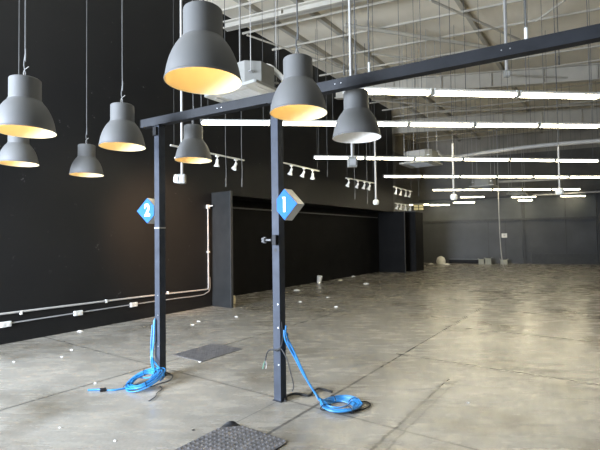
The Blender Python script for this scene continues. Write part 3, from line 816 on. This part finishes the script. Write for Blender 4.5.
pipe('floor_cable', 'thin black cord curling on the floor below the rear coil', [fl(163, 372), fl(172, 376), fl(170, 381), fl(158, 385), fl(150, 388)], .006, M['cord'], 'cable')
pipe('floor_cable', 'thin black cord wriggling towards the viewer from the rear coil', [fl(160, 387), fl(162, 390), fl(157, 394), fl(155, 398), fl(149, 402)], .005, M['cord'], 'cable')
pipe('floor_cable', 'black cable arching on the floor from the front post foot past the coil leads', [fl(285, 402, .012), fl(287, 397, .012), fl(296, 394.5, .012), fl(308, 396.5, .012), fl(313, 394, .02), fl(318, 390.5, .02), fl(326, 391, .012), fl(332, 393, .012)], .011, M['cord'], 'cable')
# loose flex tied to the front post
ft = D.objects.new('tied_flex', None); COL.objects.link(ft); ft.parent = pb
MB().tube(smooth_path([(.04, -.052, .52), (-.02, -.056, .5), (-.06, -.06, .5), (-.1, -.07, .47), (-.12, -.075, .40), (-.125, -.08, .34)], 6), .007, 7).build('flex', M['cord'], ft, smooth=True)
MB().tube(smooth_path([(-.12, -.075, .40), (-.14, -.08, .35), (-.15, -.085, .3)], 5), .004, 6).build('green_wire', M['green'], ft, smooth=True)
MB().tube(smooth_path([(-.12, -.075, .39), (-.105, -.08, .34), (-.11, -.085, .31)], 5), .004, 6).build('pale_wire', M['conduit'], ft, smooth=True)
MB().tube(smooth_path([(.0, -.052, .49), (.05, -.062, .52), (.1, -.085, .52), (.17, -.10, .44), (.22, -.11, .32), (.25, -.11, .22), (.24, -.12, .17)], 6), .006, 7).build('flex', M['cord'], ft, smooth=True)
MB().tube(smooth_path([(.052, -.03, .78), (.054, -.02, .66), (.052, -.03, .56), (.04, -.052, .52)], 6), .006, 7).build('flex', M['cord'], ft, smooth=True)

# ------------------------------------------------------------------ floor mats
def floor_mat(label, v0, v1, u0, u1, curl, studs):
    t = thing('floor_mat', label, 'mat', W(v0, u1, 0))
    w, h = v1 - v0, u1 - u0
    mb = MB(); k = .14 if curl else .0
    if curl:
        mb.prism([(k, 0), (w - .03, 0), (w, -.03), (w, -h), (0, -h), (0, -k)], .002, .012, 2)
    else:
        mb.prism([(0, 0), (w, 0), (w, -h), (0, -h)], .001, .006, 2)
    mb.build('sheet', M['mat'], t)
    s = MB(); p = .045; nx, ny = int(w / p), int(h / p)
    z0 = .012 if curl else .006; hz = .011 if curl else .004
    for i in range(nx):
        for j in range(ny):
            x, y = (i + .5) * w / nx, -(j + .5) * h / ny
            if curl and x - y < k + .02: continue
            a = .016
            s.add([(x - a, y, z0), (x, y - a, z0), (x + a, y, z0), (x, y + a, z0), (x, y, z0 + hz)], [(0, 1, 4), (1, 2, 4), (2, 3, 4), (3, 0, 4)])
    s.build('tread', M['mat'], t)
    if curl:
        # the far corner rolled up and over: an arc swept along the cut line
        prof = []
        for q in range(9):
            a = PI * q / 8 * .8
            prof.append((.022 * math.sin(a), .022 * (1 - math.cos(a)) + .006))
        dn = Vector((-1, 1, 0)).normalized(); dt = Vector((1, 1, 0)).normalized()
        mid = Vector((k / 2, -k / 2, 0)); L0 = k * .707
        vs = []; fs = []
        for q, (o, z) in enumerate(prof):
            hw = L0 * (1 - .85 * q / 8)
            vs += [mid + dn * o * 1.4 - dt * hw + Vector((0, 0, z)), mid + dn * o * 1.4 + dt * hw + Vector((0, 0, z))]
        for q in range(8): fs.append((2 * q, 2 * q + 1, 2 * q + 3, 2 * q + 2))
        cm = MB().add(vs, fs).build('curled_corner', M['mat_under'], t, smooth=True)
        sd = cm.modifiers.new('thick', 'SOLIDIFY'); sd.thickness = .005
    return t
floor_mat('studded grey rubber mat at the bottom frame edge with a curled black corner', -2.71, -2.08, 1.5, 2.72, True, True)
floor_mat('flat dark worn mat on the floor between and behind the two posts', -4.96, -4.35, 3.86, 4.62, False, True)

# ------------------------------------------------------------------ scraps
def scrap(px, py, s, label, mt='paper', cat='scrap', group='small scraps littering the floor', name='paper_scrap'):
    rnd = random.Random(int(px * 31 + py * 7))
    n = 7; vs = []
    for i in range(n):
        a = 2 * PI * i / n; r = s * rnd.uniform(.6, 1.1)
        vs.append((r * math.cos(a), r * math.sin(a) * .7, .003 + rnd.uniform(0, .25) * s))
    vs.append((0, 0, .35 * s + .004)); b = [(x, y, .001) for x, y, z in vs[:n]]
    o0 = len(vs); vs += b
    fs = [(i, (i + 1) % n, n) for i in range(n)] + [(o0 + i, o0 + (i + 1) % n, (i + 1) % n, i) for i in range(n)] + [tuple(o0 + i for i in range(n - 1, -1, -1))]
    o = MB().add(vs, fs).build(name, M[mt]); o.location = atz(px, py); tag(o, label, cat, group)
    return o
scrap(95.5, 383.5, .022, 'white scrap on the bare floor just above the faint blue cable')
scrap(72, 350, .03, 'flat white scrap between the left wall and the rear post')
scrap(200, 362, .022, 'white scrap at the near edge of the flat dark mat')
scrap(62, 357, .02, 'tiny white speck left of the flat scrap near the left wall')
scrap(14, 362, .025, 'pale speck on the floor near the left frame edge')
scrap(64.5, 341.5, .02, 'tiny dark crumb close to the left wall foot', 'mat_under')
scrap(264.5, 440, .016, 'white crumb on the studded mat')
scrap(193.5, 430.3, .016, 'small dark red crumb left of the studded mat', 'black')
scrap(60, 428, .016, 'small pinkish crumb on the floor in the lower left corner', 'signside')
scrap(115, 441, .016, 'white speck at the bottom of the floor, lower left')
scrap(468.5, 403, .02, 'single white speck on the beige floor at lower right')
scrap(193, 325, .05, 'pale rubble flake near the foot of the left wall', 'signside')
scrap(199, 321.5, .04, 'white flake just before the charcoal board', 'paper')
scrap(236.5, 317, .05, 'long pale flake before the recess beside the board', 'signside')
scrap(297, 290.5, .12, 'crumpled pale paper by the recess foot right of the front post')
scrap(340.5, 280.5, .10, 'yellowish crumpled wrapper along the recess foot', 'yellowpaper')
scrap(353.5, 276.5, .09, 'white scrap farthest along the recess foot')
scrap(328, 297.5, .05, 'pale flake on the floor out from the recess')
scrap(336, 307, .06, 'white scrap on the floor well out from the recess')
scrap(367, 284, .12, 'flat pale sheet on the floor before the far recess', 'signside')
scrap(300.5, 302, .05, 'pale flake on the floor right of the front post')
scrap(80, 331.5, .06, 'plaster crumbs against the foot of the left wall', 'signside')
scrap(431, 264.2, .2, 'white rubbish heap right of the black column', 'paper')
scrap(447, 264.8, .22, 'flat white rubbish in front of the white sack', 'paper')
def block(name, px, py, w, d, h, label, mt, cat, rz=RZ, bev=.01):
    q = atz(px, py)
    t = thing(name, label, cat, q, rz)
    return t, (w, d, h)
t, _ = block('foam_offcut', 233.5, 303.5, .1, .05, .2, 'cream foam offcut standing at the corner of the charcoal board', 'yellowpaper', 'offcut')
MB().prism([(-.05, 0), (.05, 0), (.055, .14), (.03, .2), (-.035, .2), (-.055, .15)], -.03, .03, 1).build('block', M['yellowpaper'], t, bevel=.01)
t, _ = block('paper_cup', 319, 282.8, .1, .1, .2, 'white crumpled cup standing by the recess foot', 'paper', 'cup')
MB().lathe([(0, 0), (.07, 0), (.075, .02), (.1, .24), (.09, .25), (.082, .24), (.06, .03), (0, .025)], 14, mtx=Matrix.Rotation(.15, 3, 'Y')).build('shell', M['paper'], t, smooth=True)
t, _ = block('white_sack', 441, 264.2, .5, .4, .45, 'white rounded sack on the floor at the back wall', 'paper', 'sack')
MB().lathe([(0, 0), (.2, 0), (.245, .06), (.25, .2), (.2, .36), (.1, .43), (.03, .46), (0, .46)], 18).build('bag', M['paper'], t, smooth=True)
for px, py, w, h, lab in [(481.3, 264.4, .26, .28, 'pale box on the floor at the back wall, left of a pair'), (488.3, 264.4, .3, .33, 'pale box on the floor at the back wall, right of a pair'), (504, 264.3, .34, .24, 'greyish box on the floor at the back wall behind the hanging cable')]:
    t, _ = block('cardboard_box', px, py, w, w, h, lab, 'card', 'box', bw_rz)
    MB().span((-w / 2, -w / 2, 0), (w / 2, w / 2, h)).build('carton', M['card'], t)
    for s in (-1, 1): MB().box((s * w * .55, 0, h + .03), (w * .3, w * .98, .008), mtx=Matrix.Rotation(-s * .5, 3, 'Y')).build('flap', M['card'], t)
bxx, bzz = bx_(504.3, 235.5)
nt_ = bw0 + bdir * bxx - bnor * .03
sw = thing('wall_switch', 'white switch plate on the dark back wall above the greyish box', 'switch', (nt_.x, nt_.y, bzz - .12), bw_rz)
MB().span((-.14, -.02, 0), (.14, .03, .24)).build('plate', M['paper'], sw, bevel=.01)
MB().span((-.05, -.03, .07), (.05, -.02, .17)).build('rocker', M['signside'], sw)
x0, _ = bx_(449, 240); x1, _ = bx_(478, 240)
lw = bw0 + bdir * x0 - bnor * .25
db = thing('low_dark_trunking', 'low black trunking along the floor at the back wall right of the white sack', 'trunking', (lw.x, lw.y, 0), bw_rz)
MB().span((0, -.06, .0), (x1 - x0, .06, .22)).build('channel', M['black'], db)
MB().span((0, -.07, .22), (x1 - x0, .07, .25)).build('cover', M['railgrey'], db)
# small paper label on the recess wall
q = onv(395, 221.8, -7.0); 

# ------------------------------------------------------------------ light
def area(name, loc, rot, sx, sy, power, col):
    l = D.lights.new(name, 'AREA'); l.shape = 'RECTANGLE'; l.size = sx; l.size_y = sy; l.energy = power; l.color = col
    o = D.objects.new(name, l); COL.objects.link(o); o.location = loc; o.rotation_euler = rot
    return o
# daylight through the shopfront behind the viewer
c = W(-6.2, -3.3, 2.3)
area('shopfront_daylight', c, (math.radians(80), 0, RZ + math.radians(-8)), 4.5, 3.6, 1600, (.74, .84, 1.0))
sl_ = D.lights.new('added_warm_spot', 'SPOT'); sl_.energy = 700; sl_.color = (1, .6, .33); sl_.spot_size = math.radians(52); sl_.spot_blend = 1.0; sl_.shadow_soft_size = .3  # unseen spot added to warm the left wall, no fitting modelled
so = D.objects.new('added_warm_spot', sl_); COL.objects.link(so); so.location = W(-4.6, 4.6, 3.3)
so.rotation_euler = (W(VL, 5.9, 1.7) - so.location).to_track_quat('-Z', 'Y').to_euler()
Wd = D.worlds.new('world'); bpy.context.scene.world = Wd; Wd.use_nodes = True
Wd.node_tree.nodes['Background'].inputs[0].default_value = (.75, .85, 1, 1)
Wd.node_tree.nodes['Background'].inputs[1].default_value = .22
sc = bpy.context.scene
sc.view_settings.view_transform = 'Standard'
sc.view_settings.exposure = 1.22
